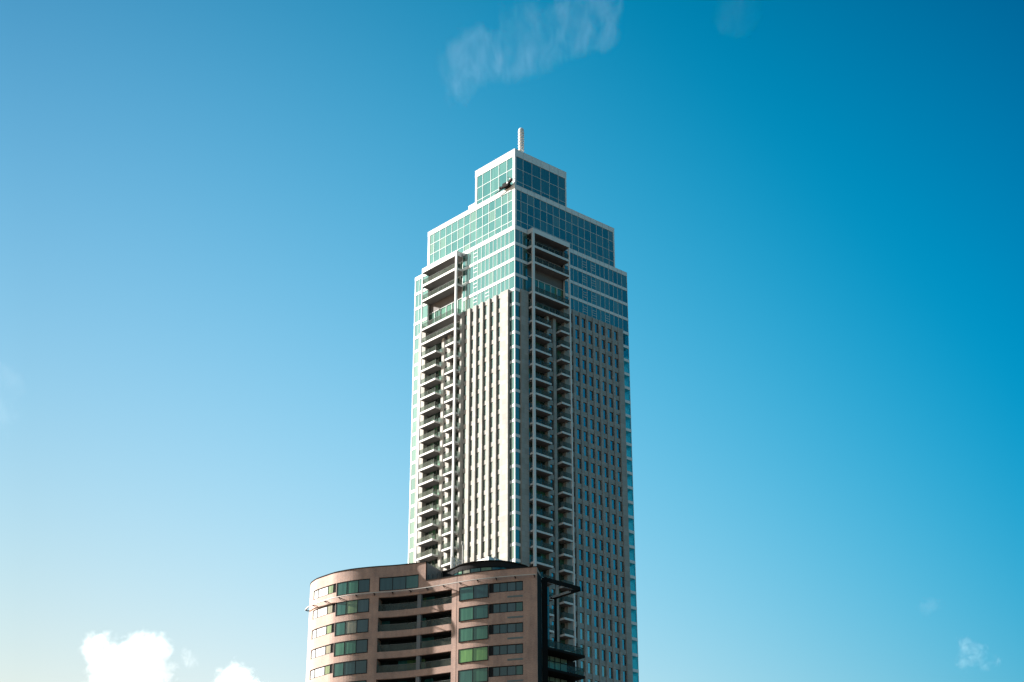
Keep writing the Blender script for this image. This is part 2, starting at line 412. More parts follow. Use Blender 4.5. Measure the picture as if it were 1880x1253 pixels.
# second tier and crown
def tier(zb, zt, par, wl, wr, ml, mr, trans, fl, frr, name):
    cw = MB(); fr = MB(); pp = MB()
    zs = [zb] + sorted(trans) + [par]
    eL = [0.1] + ml + [wl - 0.1]; eR = [0.1] + mr + [wr - 0.1]
    for z0, z1 in zip(zs, zs[1:]):
        for a, b in zip(eL, eL[1:]): cw.poly([(0, b, z0), (0, a, z0), (0, a, z1), (0, b, z1)], 0)
        for a, b in zip(eR, eR[1:]): cw.poly([(a, 0, z0), (b, 0, z0), (b, 0, z1), (a, 0, z1)], 0)
        cw.poly([(wr, 0, z0), (wr, wl, z0), (wr, wl, z1), (wr, 0, z1)], 0, 0.3); cw.poly([(wr, wl, z0), (0, wl, z0), (0, wl, z1), (wr, wl, z1)], 0, 0.3)
    for m in ml: fr.box(-0.06, 0.04, m - 0.05, m + 0.05, zb, par)
    for m in mr: fr.box(m - 0.04, m + 0.04, -0.05, 0.04, zb, par)
    for z in trans:
        bl = [fl] + ml + [wl - fl]
        for a, b in zip(bl, bl[1:]): fr.box(-0.045, 0.04, a + 0.05, b - 0.05, z - 0.055, z + 0.055)
        br = [frr] + mr + [wr - frr]
        for a, b in zip(br, br[1:]): fr.box(a + 0.04, b - 0.04, -0.045, 0.04, z - 0.045, z + 0.045)
    # corner posts
    pp.box(-0.08, frr, -0.08, 0.05, zb, par); pp.box(-0.08, 0.05, 0.05, fl, zb, par)
    pp.box(-0.08, 0.05, wl - fl, wl, zb, par); pp.box(wr - 0.32, wr + 0.05, -0.08, 0.3, zb, par)
    # parapet
    pp.box(-0.10, 0.5, -0.10, wl + 0.05, par, zt); pp.box(0.5, wr + 0.07, -0.10, 0.5, par, zt)
    pp.box(wr - 0.4, wr + 0.07, 0.5, wl + 0.05, par, zt); pp.box(0.5, wr - 0.4, wl - 0.4, wl + 0.05, par, zt)
    pp.box(-0.14, 0.55, -0.14, wl + 0.09, zt, zt + 0.07); pp.box(0.55, wr + 0.11, -0.14, 0.55, zt, zt + 0.07)
    for m in mr: pp.box(m - 0.02, m + 0.02, -0.105, 0, par, zt, 1)
    pp.box(0.45, wr - 0.35, 0.45, wl - 0.35, par - 0.6, par + 0.2, 2)
    c_ = cw.build('curtain_wall', 'glass', TW); fr.build('window_frame', 'frame', c_); pp.build('parapet', ['white', 'joint', 'roof'], TW)
    ib = MB(); ib.box(0.5, wr - .5, 0.5, wl - .5, zb, par - 0.7); ib.build('tier_core', 'loggia_wall', TW)
tier(184.22, 193.9, 192.85, 29.11, 29.75, [2.16 + 2.07 * i for i in range(13)], [1.72 + 1.876 * i for i in range(15)], [185.47, 187.92, 190.45], 0.69, 0.42, 'tier')
tier(193.98, 202.7, 201.05, 12.93, 15.15, [2.52, 5.14, 7.84, 10.46], [2.39, 4.94, 7.56, 10.13, 12.74], [195.0, 198.15], 0.59, 0.35, 'crown')
lower = MB()                 # low roof kerb seen left of the crown
lower.box(0.3, 1.2, 12.98, 15.6, 193.95, 195.2); lower.build('roof_kerb', 'white', TW)

# antenna
an = MB()
base = Vector((3.75, 2.1, 0))
an.tube([base + Vector((0, 0, z)) for z in (202.0, 204.6)], 0.40, 0, 14)
for q in range(7):
    z = 204.6 + 0.74 * q
    an.tube([base + Vector((0, 0, z + h)) for h in (0, 0.06, 0.42, 0.48, 0.74)], [0.44, 0.66, 0.66, 0.44, 0.44], 0, 18)
an.tube([base + Vector((0, 0, z)) for z in (209.78, 210.1, 210.35, 210.5)], [0.62, 0.58, 0.38, 0.12], 0, 18)
an.build('antenna', 'white', TW)

# loggia frames: posts, slabs, balconies, back walls
def P(side, u, d):           # u along the face, d outwards
    return (-d, u) if side == 'L' else (u, -d)
def fbox(mb, side, u0, u1, d0, d1, z0, z1, m=0, r=None, under=None):
    (x0, y0), (x1, y1) = P(side, u0, d0), P(side, u1, d1)
    mb.box(x0, x1, y0, y1, z0, z1, m, r, under)
def fpane(mb, side, u0, u1, d, z0, z1, m=0, r=None):
    (x0, y0), (x1, y1) = P(side, u0, d), P(side, u1, d)
    q = [(x0, y0, z0), (x1, y1, z0), (x1, y1, z1), (x0, y0, z1)]
    mb.poly(q if side == 'R' else [q[1], q[0], q[3], q[2]], m, r)
LOG = {'L': dict(c0=(17.2, 17.62), c1=(28.80, 29.02), u0=17.2, u1=29.02, b0=(17.75, 20.62), b1=(23.74, 28.72), D=1.62, bot=108),
       'R': dict(c0=(3.62, 4.18), c1=(14.18, 14.5), u0=3.58, u1=14.5, b0=(4.28, 8.72), b1=(11.55, 14.1), D=1.62, bot=84)}
for side, g in LOG.items():
    D = g['D']; fr = MB()
    zbot = g['bot']
    for c in (g['c0'], g['c1']):
        w_ = c[1] - c[0]
        fbox(fr, side, c[0], c[1], D - (0.38 if w_ > 0.3 else 0.25), D, zbot, 183.05)
    # roof slab with fascia
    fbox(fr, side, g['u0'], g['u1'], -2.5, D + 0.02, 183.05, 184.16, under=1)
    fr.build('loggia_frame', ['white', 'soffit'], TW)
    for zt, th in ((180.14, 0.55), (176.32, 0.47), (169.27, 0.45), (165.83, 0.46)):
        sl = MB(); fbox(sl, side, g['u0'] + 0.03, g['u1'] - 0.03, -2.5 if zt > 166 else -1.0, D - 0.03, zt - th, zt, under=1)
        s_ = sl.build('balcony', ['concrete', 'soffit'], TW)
        b = MB()
        fpane(b, side, g['c0'][1], g['c1'][0], D - 0.12, zt + 0.05, zt + 1.15)
        fbox(b, side, g['c0'][1], g['c1'][0], D - 0.16, D - 0.08, zt + 1.15, zt + 1.2, 1)
        for u in (g['u0'] + 0.1, g['u1'] - 0.1):
            x, y = P(side, u, D - 0.5); x2, y2 = P(side, u, 0.1)
            b.poly([(x, y, zt + 0.05), (x2, y2, zt + 0.05), (x2, y2, zt + 1.15), (x, y, zt + 1.15)], 0)
        k = 4
        for i in range(1, k):
            u = g['c0'][1] + (g['c1'][0] - g['c0'][1]) * i / k
            fbox(b, side, u - 0.02, u + 0.02, D - 0.15, D - 0.09, zt, zt + 1.15, 1)
        b.build('balustrade', ['balu', 'post'], s_)
    # back walls of the glazed loggias
    bw = MB(); bf = MB()
    for zt, zb in ((183.05, 180.14), (179.6, 176.32), (175.85, 169.27), (168.8, 165.83)):
        tall = zt - zb > 5
        e = [g['u0'] + 0.1 + i * (g['u1'] - g['u0'] - 0.2) / 6 for i in range(7)]
        ztop = zb + 4.4 if tall else zt
        for a, b_ in zip(e, e[1:]): fpane(bw, side, a, b_, -1.3 if not tall else -0.7, zb, ztop, 0, 0.72 + 0.28 * random.random() if tall else None)  # tall bay panes brighter: light reaching them is worked into their colour
        if tall: fbox(bw, side, e[0], e[-1], -2.4, -0.7, ztop + 0.1, zt, 3)
        dd = -0.7 if tall else -1.3
        for a in e[1:-1]: fbox(bf, side, a - 0.06, a + 0.06, dd, dd + 0.12, zb, ztop)
        fbox(bf, side, e[0], e[-1], dd, dd + 0.14, ztop - 0.1, ztop)
    # side cheeks of the recess
    for u, sgn in ((g['u0'] - 0.25, 1), (g['u1'] - 0.05, 1)):
        fbox(bw, side, u, u + 0.25, -1.6, -0.1, 165.9, 183.0, 2)
    o = bw.build('loggia_glazing', ['darkglass', 'loggia_wall', 'white', 'soffit'], TW); bf.build('window_frame', 'frame', o)
    # separate balconies of the stone storeys
    k = 1
    while bt(k) - 0.1 > zbot:
        zt = bt(k) - 0.14; th = 0.42
        for nm, (a, b_) in (('b0', g['b0']), ('b1', g['b1'])):
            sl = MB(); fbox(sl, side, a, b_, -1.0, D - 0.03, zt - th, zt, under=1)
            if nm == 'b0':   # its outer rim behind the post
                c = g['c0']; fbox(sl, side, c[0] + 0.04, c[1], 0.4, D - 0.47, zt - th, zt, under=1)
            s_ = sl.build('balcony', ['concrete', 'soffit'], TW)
            bl = MB(); rr = random.random()
            fpane(bl, side, a + 0.05, b_ - 0.05, D - 0.13, zt + 0.04, zt + 1.12, 0, rr)
            free = b_ if (nm == 'b0') else a
            x, y = P(side, free + (-0.06 if nm == 'b0' else 0.06), D - 0.13); x2, y2 = P(side, free + (-0.06 if nm == 'b0' else 0.06), 0.45)
            bl.poly([(x, y, zt + 0.04), (x2, y2, zt + 0.04), (x2, y2, zt + 1.12), (x, y, zt + 1.12)], 0, rr)
            if nm == 'b0':
                x, y = P(side, g['u0'] + 0.08, D - 0.5); x2, y2 = P(side, g['u0'] + 0.08, 0.45)
                bl.poly([(x, y, zt + 0.04), (x2, y2, zt + 0.04), (x2, y2, zt + 1.12), (x, y, zt + 1.12)], 0, rr)
            for u in (a + 0.05, (a + b_) / 2, b_ - 0.07): fbox(bl, side, u - 0.02, u + 0.02, D - 0.17, D - 0.09, zt, zt + 1.12, 1)
            bl.build('balustrade', ['balu', 'post'], s_)
        k += 1
    # balcony doors
    rec = [(16.9, 20.1), (23.0, 28.6)] if side == 'L' else [(3.42, 8.65), (11.2, 13.6)]
    k = 0
    while bt(k + 1) > zbot - 3:
        zt, zb = bt(k) - 0.62, bt(k + 1) - 0.14
        for a, b_ in rec:
            bd = MB(); bdf = MB()
            nn = max(2, round((b_ - a) / 1.2)); e = [a + (b_ - a) * i / nn for i in range(nn + 1)]
            for p, q in zip(e, e[1:]): fpane(bd, side, p, q, -0.55, zb, zt)
            for p in e[1:-1]: fbox(bdf, side, p - 0.04, p + 0.04, -0.6, -0.5, zb, zt)
            fbox(bdf, side, a, b_, -0.95, -0.5, zt, zt + 0.2)
            o = bd.build('balcony_door', ['darkglass'], TW); bdf.build('door_frame', 'post', o)
        k += 1

# facade maintenance crane riding on the rail under the crown
CR = thing('maintenance_crane', 'small dark and white facade maintenance crane on the ledge below the glass crown', 'crane', TW.location, TW.rotation_euler.z)
b = MB(); b.tube([(-0.75, 5.6, 193.55), (-0.75, 4.0, 193.8), (-0.75, 2.4, 194.05)], [0.07, 0.13, 0.19], 0, 6); b.build('boom', 'dark', CR)
b = MB(); b.box(-1.1, -0.4, 0.9, 3.1, 193.95, 194.35, 0); b.box(-1.05, -0.45, 1.7, 2.9, 194.35, 194.85, 0); b.box(-1.0, -0.5, 1.15, 1.6, 194.3, 194.7, 1); b.box(-1.05, -0.12, 1.2, 2.6, 193.8, 194.0, 0); b.build('carriage', ['dark', 'white'], CR)
b = MB(); b.box(-0.95, -0.55, 3.5, 4.1, 194.2, 194.6, 0); b.beam((-0.75, 2.8, 194.3), (-0.75, 3.6, 194.35), 0.2, 0.2, 1); b.build('counterweight', ['dark', 'white'], CR)
b = MB(); b.beam((-0.75, 1.4, 194.5), (-0.75, 0.1, 195.0), 0.45, 0.5, 0); b.box(-0.9, -0.6, 0.45, 0.75, 195.0, 195.4, 1); b.beam((-0.75, 0.1, 195.0), (-0.75, -0.8, 194.75), 0.08, 0.1, 0)
b.tube([(-0.75, 1.5, 196.0), (-0.75, 0.9, 195.85), (-0.75, 0.4, 195.4), (-0.75, 0.2, 195.1)], 0.045, 0, 6); b.build('jib', ['dark', 'white'], CR)

# ------------------------------------------------------------------ the brick apartment block (local axes as the camera's: x right, y away)
BX = (-12.0, 255.0)
BK = thing('apartment_block', 'reddish brown brick apartment block with curving wave front, green windows and recessed balconies', 'building', (BX[0], BX[1], 0))
def lc(p): return (p[0] - BX[0], p[1] - BX[1])
CURVE = [(-20, 275), (-25.5, 272.3), (-29, 267.8), (-30.25, 263.5), (-30.2, 260.3), (-29.44, 258.4), (-28.68, 257.25), (-27.1, 255.6), (-25.9, 254.45), (-24.1, 253.33), (-22.6, 252.65), (-20.6, 252.0), (-19.27, 251.65), (-17.2, 251.2), (-15.5, 250.7), (-13.6, 250.0), (-10.83, 248.65), (-8.55, 247.42), (-7.48, 246.8), (-5.42, 245.7), (-3.29, 244.84), (-1.5, 244.26), (0.4, 243.73), (1.54, 243.43), (3.5, 242.97)]
dense = []
for i in range(len(CURVE) - 1):
    p0 = Vector(CURVE[max(i - 1, 0)]); p1 = Vector(CURVE[i]); p2 = Vector(CURVE[i + 1]); p3 = Vector(CURVE[min(i + 2, len(CURVE) - 1)])
    for k in range(16):
        t = k / 16
        dense.append(0.5 * ((2 * p1) + (p2 - p0) * t + (2 * p0 - 5 * p1 + 4 * p2 - p3) * t * t + (3 * p1 - p0 - 3 * p2 + p3) * t ** 3))
dense.append(Vector(CURVE[-1]))
for _ in range(14):      # smooth
    dense = [dense[0]] + [(dense[i - 1] + dense[i] * 2 + dense[i + 1]) / 4 for i in range(1, len(dense) - 1)] + [dense[-1]]
arc = [0.0]
for a, b in zip(dense, dense[1:]): arc.append(arc[-1] + (b - a).length)
def cpt(s):
    import bisect
    i = min(max(bisect.bisect_right(arc, s) - 1, 0), len(arc) - 2)
    t = (s - arc[i]) / (arc[i + 1] - arc[i]); return dense[i].lerp(dense[i + 1], t)
def cnr(s):
    d = (cpt(min(s + 0.3, arc[-1])) - cpt(max(s - 0.3, 0))).normalized()
    return Vector((d.y, -d.x))        # outwards
def sx(x):                            # arc position on the front where world x is met
    lo, hi = arc[16 * 5 - 4], arc[-1]
    for _ in range(50):
        m = (lo + hi) / 2
        if cpt(m).x < x: lo = m
        else: hi = m
    return (lo + hi) / 2
def cp(s, off=0.0):                   # local 2D point on the curve pushed out by off
    p = cpt(s) + cnr(s) * off; return (p.x - BX[0], p.y - BX[1])
S_END = arc[-1]
S_STEP = sx(-12.38)
HEADS = [80.37, 77.37, 74.38, 71.39, 68.38, 65.38, 62.39]
E = {k: sx(v) for k, v in dict(n0=-29.44, n1=-28.72, n2=-27.1, n3=-26.23, n4=-25.72, b0=-25.66, b1=-24.1, b2=-22.35, b3=-20.62, l0=-19.27, l1=-13.62, l2=-13.08, l3=-8.54, r0=-7.48, r1=-5.43, r2=-3.29, t0=-3.25, t1=-2.68, t2=-1.75, t3=-0.7, t4=0.5, t5=1.54).items()}
openings = []                         # s0, s1, z0, z1, kind
for i, h in enumerate(HEADS):
    openings.append((E['n0'], E['n4'], h - 1.40, h, 'narrow_left')); openings.append((E['b0'], E['b3'], h - 2.04, h, 'big_left'))
    if i == 0: openings.append((sx(-19.27), sx(-13.45), h - 2.04, h, 'top'))
    else:
        openings.append((E['l0'], E['l3'], h - 2.06, h, 'loggia'))
        openings.append((E['r0'], E['r2'], h - 2.03, h, 'big_right')); openings.append((E['t0'], E['t5'], h - 1.42, h, 'narrow_right'))
ZLOW = 58.0
wall = MB()
svals = sorted(set([0.0, S_END, S_STEP] + [s for o_ in openings for s in o_[:2]]))
fine = []
for a, b in zip(svals, svals[1:]):
    k = max(1, math.ceil((b - a) / 0.5))
    fine += [a + (b - a) * i / k for i in range(k)]
fine.append(S_END)
zvals = sorted(set([0.0, ZLOW, 79.2, 82.0] + [z for o_ in openings for z in o_[2:4]]))
for a, b in zip(fine, fine[1:]):
    sm = (a + b) / 2
    top = 82.0 if sm < S_STEP else 79.2
    (x0, y0), (x1, y1) = cp(a), cp(b)
    cuts = [z for z in zvals if z <= top + 1e-6]
    for z0, z1 in zip(cuts, cuts[1:]):
        zm = (z0 + z1) / 2
        if any(o_[0] < sm < o_[1] and o_[2] < zm < o_[3] for o_ in openings): continue
        wall.poly([(x0, y0, z0), (x1, y1, z0), (x1, y1, z1), (x0, y0, z1)], 0, uv=[(a, z0), (b, z0), (b, z1), (a, z1)])
def uvq(l, h): return [(0, 0), (l, 0), (l, h), (0, h)]
for s0, s1, z0, z1, kind in openings:  # reveals
    dep = 0.30 if kind != 'loggia' else 1.9
    for s in (s0, s1):
        a, b = cp(s), cp(s, -dep)
        q = [(*a, z0), (*b, z0), (*b, z1), (*a, z1)]
        wall.poly(q if s == s0 else q[::-1], 0, uv=uvq(dep, z1 - z0))
    cells = [s for s in fine if s0 - 1e-6 <= s <= s1 + 1e-6]
    for a, b in zip(cells, cells[1:]):
        for z in (z0, z1):
            q = [(*cp(a), z), (*cp(b), z), (*cp(b, -dep), z), (*cp(a, -dep), z)]
            wall.poly(q if z == z0 else q[::-1], 0, uv=[(a, 0), (b, 0), (b, dep), (a, dep)])
# step return, right end return and back wall
q0, q1 = cp(S_STEP), cp(S_STEP, -6.0)
wall.poly([(*q0, 79.2), (*q1, 79.2), (*q1, 82.0), (*q0, 82.0)], 0, uv=uvq(6, 2.8))
back = [lc(p) for p in ((3.5, 242.97), (4.0, 246.0), (4.3, 249.8))]
for a, b in zip(back, back[1:]): wall.poly([(*a, 0), (*b, 0), (*b, 79.2), (*a, 79.2)], 0, uv=uvq(3, 79))
bk = [lc(p) for p in ((4.3, 249.8), (2.0, 262.0), (-8.0, 274.0), (-20.0, 275.0))]
for a, b in zip(bk, bk[1:]): wall.poly([(*a, 0), (*b, 0), (*b, 79.0), (*a, 79.0)], 0, uv=uvq(12, 79))
# roof decks
pl = [cp(s, -0.2) for s in fine if s >= S_STEP] + [lc((4.2, 249.8)), lc((2.0, 261.8)), lc((-8, 273.8)), lc((-12.4, 274))]
wall.poly([(*p, 78.9) for p in pl], 1, uv=[p for p in pl])
pl2 = [cp(s, -0.2) for s in fine if s <= S_STEP] + [lc((-10.2, 255.8)), lc((-12.4, 274))]
wall.poly([(*p, 81.7) for p in pl2], 1, uv=[p for p in pl2])
wall.poly([(*cp(S_STEP, -6), 0), (*lc((-12.4, 274)), 0), (*lc((-12.4, 274)), 81.7), (*cp(S_STEP, -6), 81.7)], 0, uv=uvq(18, 80))
# movement joint
sj = sx(-7.85); n_ = cnr(sj); p = cp(sj, 0.004); q = cp(sj + 0.06, 0.004)
wall.poly([(*p, 0), (*q, 0), (*q, 79.2), (*p, 79.2)], 2, uv=uvq(.1, 79))
wall.build('wall', ['brick', 'roof', 'coping'], BK)

def strip(mb, s0, s1, off0, off1, z0, z1, m=0, step=0.6):
    """curved bar following the front"""
    k = max(1, math.ceil((s1 - s0) / step)); ss = [s0 + (s1 - s0) * i / k for i in range(k + 1)]
    r = random.random()
    for a, b in zip(ss, ss[1:]):
        A0, A1, B0, B1 = cp(a, off0), cp(a, off1), cp(b, off0), cp(b, off1)
        mb.poly([(*A1, z0), (*B1, z0), (*B1, z1), (*A1, z1)], m, r); mb.poly([(*B0, z0), (*A0, z0), (*A0, z1), (*B0, z1)], m, r)
        mb.poly([(*A0, z0), (*B0, z0), (*B1, z0), (*A1, z0)], m, r); mb.poly([(*A1, z1), (*B1, z1), (*B0, z1), (*A0, z1)], m, r)
    for s in (s0, s1):
        a, b = cp(s, off0), cp(s, off1); q = [(*a, z0), (*b, z0), (*b, z1), (*a, z1)]; mb.poly(q if s == s0 else q[::-1], m, r)
def pane(mb, s0, s1, off, z0, z1, m=0, r=None):
    r = random.random() if r is None else r
    k = max(1, math.ceil((s1 - s0) / 0.9)); ss = [s0 + (s1 - s0) * i / k for i in range(k + 1)]
    for a, b in zip(ss, ss[1:]):
        mb.poly([(*cp(a, off), z0), (*cp(b, off), z0), (*cp(b, off), z1), (*cp(a, off), z1)], m, r)

cp_ = MB(); strip(cp_, 0, S_STEP, -0.35, 0.06, 82.0, 82.14); strip(cp_, S_STEP + 0.02, S_END, -0.35, 0.06, 79.2, 79.33)
a, b = cp(S_STEP - 0.02, 0.05), cp(S_STEP + 0.12, -6)
cp_.box(a[0], a[0] + 0.16, a[1], a[1] + 6, 79.33, 82.13); cp_.build('coping', 'coping', BK)

# windows
def frame_rect(mb, s0, s1, z0, z1, off, w=0.11, m=1):
    strip(mb, s0, s1, off - 0.05, off + 0.03, z1 - w, z1, m); strip(mb, s0, s1, off - 0.05, off + 0.03, z0, z0 + w, m)
    strip(mb, s0, s0 + w, off - 0.05, off + 0.03, z0 + w, z1 - w, m); strip(mb, s1 - w, s1, off - 0.05, off + 0.03, z0 + w, z1 - w, m)
def glazed(s_edges, z0, z1, off, mats=None, rs=None, kinds=None, parent=BK):
    f = MB(); frame_rect(f, s_edges[0], s_edges[-1], z0, z1, off + 0.02)
    for m in s_edges[1:-1]: strip(f, m - 0.04, m + 0.04, off - 0.03, off + 0.05, z0 + 0.09, z1 - 0.09, 1)
    o = f.build('window', ['coping', 'coping'], parent)
    for i, (a, b) in enumerate(zip(s_edges, s_edges[1:])):
        pmb = MB(); kd = kinds[i] if kinds else 'bglass'
        pane(pmb, a + 0.04, b - 0.04, off, z0 + 0.05, z1 - 0.05, 0, rs[i] if rs else None)
        pmb.build('pane', kd, o)
# what shows behind the big panes, floor by floor (0 dark teal ... 1 bright green blind)
BL = [(0.3, 0.5, 0.1), (0.3, 0.7, 0.85), (0.3, 0.92, 0.85), (0.5, 0.5, 0.1), (0.3, 0.1, 0.05), (0.3, 0.3, 0.3), (0.1, 0.3, 0.1)]
BR = [None, (0.3, 0.1), (0.5, 0.3), (0.5, 0.5), (0.98, 0.99), (0.3, 0.5), (0.3, 0.1)]
for i, h in enumerate(HEADS):
    glazed([E['n0'], E['n1'], E['n2'], E['n3'], E['n4']], h - 1.40, h, -0.10, kinds=['concrete', 'white', 'bglass', 'coping'], rs=(0.5, 0.5, (0.7, 0.92)[i % 2], 0.0))
    glazed([E['b0'], E['b1'], E['b2'], E['b3']], h - 2.04, h, -0.02 if i else -0.06, rs=BL[i])
    if i == 0:
        glazed([sx(-19.27), sx(-17.3), sx(-15.37), sx(-13.45)], h - 2.04, h, -0.12, rs=(0.1, 0.05, 0.3)); continue
    glazed([E['r0'], E['r1'], E['r2']], h - 2.03, h, 0.04, rs=BR[i])
    glazed([E['t0'], E['t1'], E['t2'], E['t3'], E['t4'], E['t5']], h - 1.42, h, -0.15, kinds=['coping'] + ['bglass'] * 4, rs=(0, 0.1, 0.05, 0.85, (0.1, 0.05, 0.3)[i % 3]))
    v = MB(); strip(v, sx(-0.65), sx(1.5), -0.1, 0.015, h - 2.32, h - 2.06)
    for q in range(3): strip(v, sx(-0.62), sx(1.47), 0.015, 0.035, h - 2.29 + 0.08 * q, h - 2.25 + 0.08 * q)
    v.build('vent', 'vent', BK)
    # balcony recess: floor lining, back glazing, dividing column, balustrades
    z0 = h - 2.06
    bk_ = MB(); ss = [E['l0'] + (E['l3'] - E['l0']) * j / 9 for j in range(10)]
    for j, (a, b) in enumerate(zip(ss, ss[1:])): pane(bk_, a, b, -1.85, z0 - 0.1, h + 0.05)
    strip(bk_, E['l0'] - 0.02, E['l3'] + 0.02, -1.84, -0.35, h - 0.03, h + 0.1, 1)
    o = bk_.build('balcony_glazing', ['loggia_back', 'loggia_wall'], BK)
    c = MB(); strip(c, E['l1'], E['l2'], -0.65, -0.12, z0, h); c.build('column', 'greycol', BK)
    for a, b in ((E['l0'] + 0.02, E['l1'] - 0.02), (E['l2'] + 0.02, E['l3'] - 0.02)):
        bl = MB(); pane(bl, a, b, -0.18, z0 + 0.06, z0 + 0.98); strip(bl, a, b, -0.21, -0.15, z0 + 0.98, z0 + 1.03, 1); strip(bl, a, b, -0.21, -0.15, z0, z0 + 0.06, 1)
        k = 4
        bl.build('balustrade', ['balu', 'post'], BK)

# steel rail running round the front on brackets
rl = MB(); s0 = sx(-30.0) - 1.6
strip(rl, s0, S_END + 0.02, 0.48, 0.66, 77.94, 78.03)
ro = rl.build('cornice_rail', 'rail', BK)
s = s0 + 0.3
while s < S_END - 0.3:
    t = MB(); strip(t, s, s + 0.07, -0.05, 0.62, 77.84, 77.94); a = cp(s, 0.0); b_ = cp(s, 0.62)
    t.beam((*a, 77.68), (*b_, 77.86), 0.05, 0.05); t.build('bracket', 'coping', ro); s += 2.75

# set-back roof pavilion with its own wave front
PAV = [(-12.35, 251.9), (-11.7, 253.0), (-10.9, 254.05), (-9.9, 253.8), (-8.9, 252.85), (-8.05, 251.6), (-7.2, 250.5), (-5.6, 249.45), (-3.4, 248.85), (-1.57, 248.95), (-0.37, 249.45), (0.84, 250.2), (2.05, 251.4), (2.6, 253.0)]
dp = []
for i in range(len(PAV) - 1):
    p0 = Vector(PAV[max(i - 1, 0)]); p1 = Vector(PAV[i]); p2 = Vector(PAV[i + 1]); p3 = Vector(PAV[min(i + 2, len(PAV) - 1)])
    for k in range(4):
        t = k / 4; dp.append(0.5 * ((2 * p1) + (p2 - p0) * t + (2 * p0 - 5 * p1 + 4 * p2 - p3) * t * t + (3 * p1 - p0 - 3 * p2 + p3) * t ** 3))
dp.append(Vector(PAV[-1])); dl = [lc(p) for p in dp]
pv = MB()
for j, (a, b) in enumerate(zip(dl, dl[1:])):
    pv.poly([(*a, 81.05), (*b, 81.05), (*b, 82.0), (*a, 82.0)], 1)
    pv.poly([(*a, 78.9), (*b, 78.9), (*b, 81.05), (*a, 81.05)], 0, ((j // 3) * 0.37) % 1.0)
pv.poly([(*p, 82.0) for p in dl] + [(*lc((0, 262)), 82.0), (*lc((-12.4, 262)), 82.0)], 1)
o = pv.build('roof_pavilion', ['bglass', 'coping'], BK)
pf = MB()
for j in range(0, len(dl), 3):
    pf.box(dl[j][0] - 0.05, dl[j][0] + 0.05, dl[j][1] - 0.08, dl[j][1] + 0.02, 78.9, 81.05)
for a, b in zip(dl, dl[1:]): pf.beam((a[0], a[1] - 0.02, 81.1), (b[0], b[1] - 0.02, 81.1), 0.1, 0.12); pf.beam((a[0], a[1] - 0.06, 82.0), (b[0], b[1] - 0.06, 82.0), 0.3, 0.12)
pf.build('window_frame', 'dark', o)
gl = MB()                      # roof terrace balustrade behind the parapet
for s in [S_STEP + 0.3 + 0.7 * i for i in range(9)]:
    a = cp(s, -0.25); gl.box(a[0] - 0.03, a[0] + 0.03, a[1] - 0.03, a[1] + 0.03, 79.3, 80.1)
gl.build('terrace_railing', 'dark', BK)
rb = MB(); A, B, Cc = lc((-3.41, 253.0)), lc((-7.0, 257.0)), lc((0.6, 256.6))
rb.prism([A, Cc, lc((-3.0, 260.6)), B], 81.9, 84.02, 0); rb.build('plant_room', 'white', BK)
lt = MB()
for x in (-8.85, -8.45, -7.9, -7.3): lt.box(x - BX[0] - 0.06, x - BX[0] + 0.06, -2.05, -1.95, 81.7, 84.0 - 0.45 * (x + 8.85))
for q in range(4): lt.beam((-8.3 - BX[0], -2.0, 83.6 - 0.4 * q), (-7.0 - BX[0], -2.0, 83.2 - 0.4 * q), 0.1, 0.1)
for q in range(5): lt.beam((-8.9 - BX[0], -2.0, 82.1 + 0.4 * q), (-8.4 - BX[0], -2.0, 82.1 + 0.4 * q), 0.07, 0.07)
lt.build('roof_ladder', 'white', BK)
ms = MB(); x = -7.22 - BX[0]
ms.tube([(x, -3, 81.9), (x, -3, 85.4)], 0.07, 0); ms.tube([(x, -3, 85.3), (x - 0.14, -3, 85.6), (x - 0.1, -3, 86.0), (x + 0.12, -3, 85.9), (x + 0.15, -3, 85.6), (x, -3, 85.35)], 0.05, 0); ms.build('roof_mast', 'rail', BK)
lm = MB(); x = -2.42 - BX[0]; lm.tube([(x, -5.2, 82.0), (x, -5.2, 82.75)], 0.05); lm.box(x - 0.18, x + 0.18, -5.35, -5.05, 82.72, 82.9); lm.build('roof_lamp', 'white', BK)

# dark steel corner with terraces on the right flank
st = MB()
st.prism([lc(p) for p in ((3.56, 243.2), (4.15, 245.9), (4.15, 250.4), (3.0, 250.4), (3.0, 243.4))], 0, 78.6)
st.prism([lc(p) for p in ((4.25, 247.9), (5.05, 248.0), (5.05, 248.8), (4.25, 248.8))], 0, 79.2)
st.prism([lc(p) for p in ((6.2, 256.8), (6.6, 256.8), (6.6, 257.2), (6.2, 257.2))], 60, 79)
st.build('steel_corner', 'dark', BK)
dR = Vector((0.745, 0.667)); dL = Vector((-0.667, 0.745))
A = Vector((4.6, 248.3)); B = A + dR * 7.0; Cc = B + dL * 5.6
pg = MB()
def b3(a, b, z, w, h, mb=pg, m=0): mb.beam((*lc(a), z), (*lc(b), z), w, h, m)
b3(A, B, 79.1, 0.35, 0.55); b3(B - dL * 0.1, Cc, 79.0, 0.35, 0.5); b3(A + dL * 5.6, Cc, 78.95, 0.25, 0.4); b3(A, A + dL * 5.6, 78.95, 0.25, 0.4)
b3(A + dL * 0.25, B + dL * 0.25, 79.42, 0.12, 0.05, pg, 1); b3(B + dL * 1.5 - dR * 0.35, Cc - dR * 0.35, 78.9, 0.12, 0.12, pg, 1); b3(B + dL * 1.3 - dR * 0.9, Cc - dR * 0.9, 78.85, 0.1, 0.1, pg, 1)
pg.build('pergola', ['dark', 'rail'], BK)
W0 = Vector((4.75, 251.75)); W1 = W0 + dR * 4.3; W2 = W0 + dR * 5.9
TA = Vector((4.55, 248.1)); TB = TA + dR * 7.9
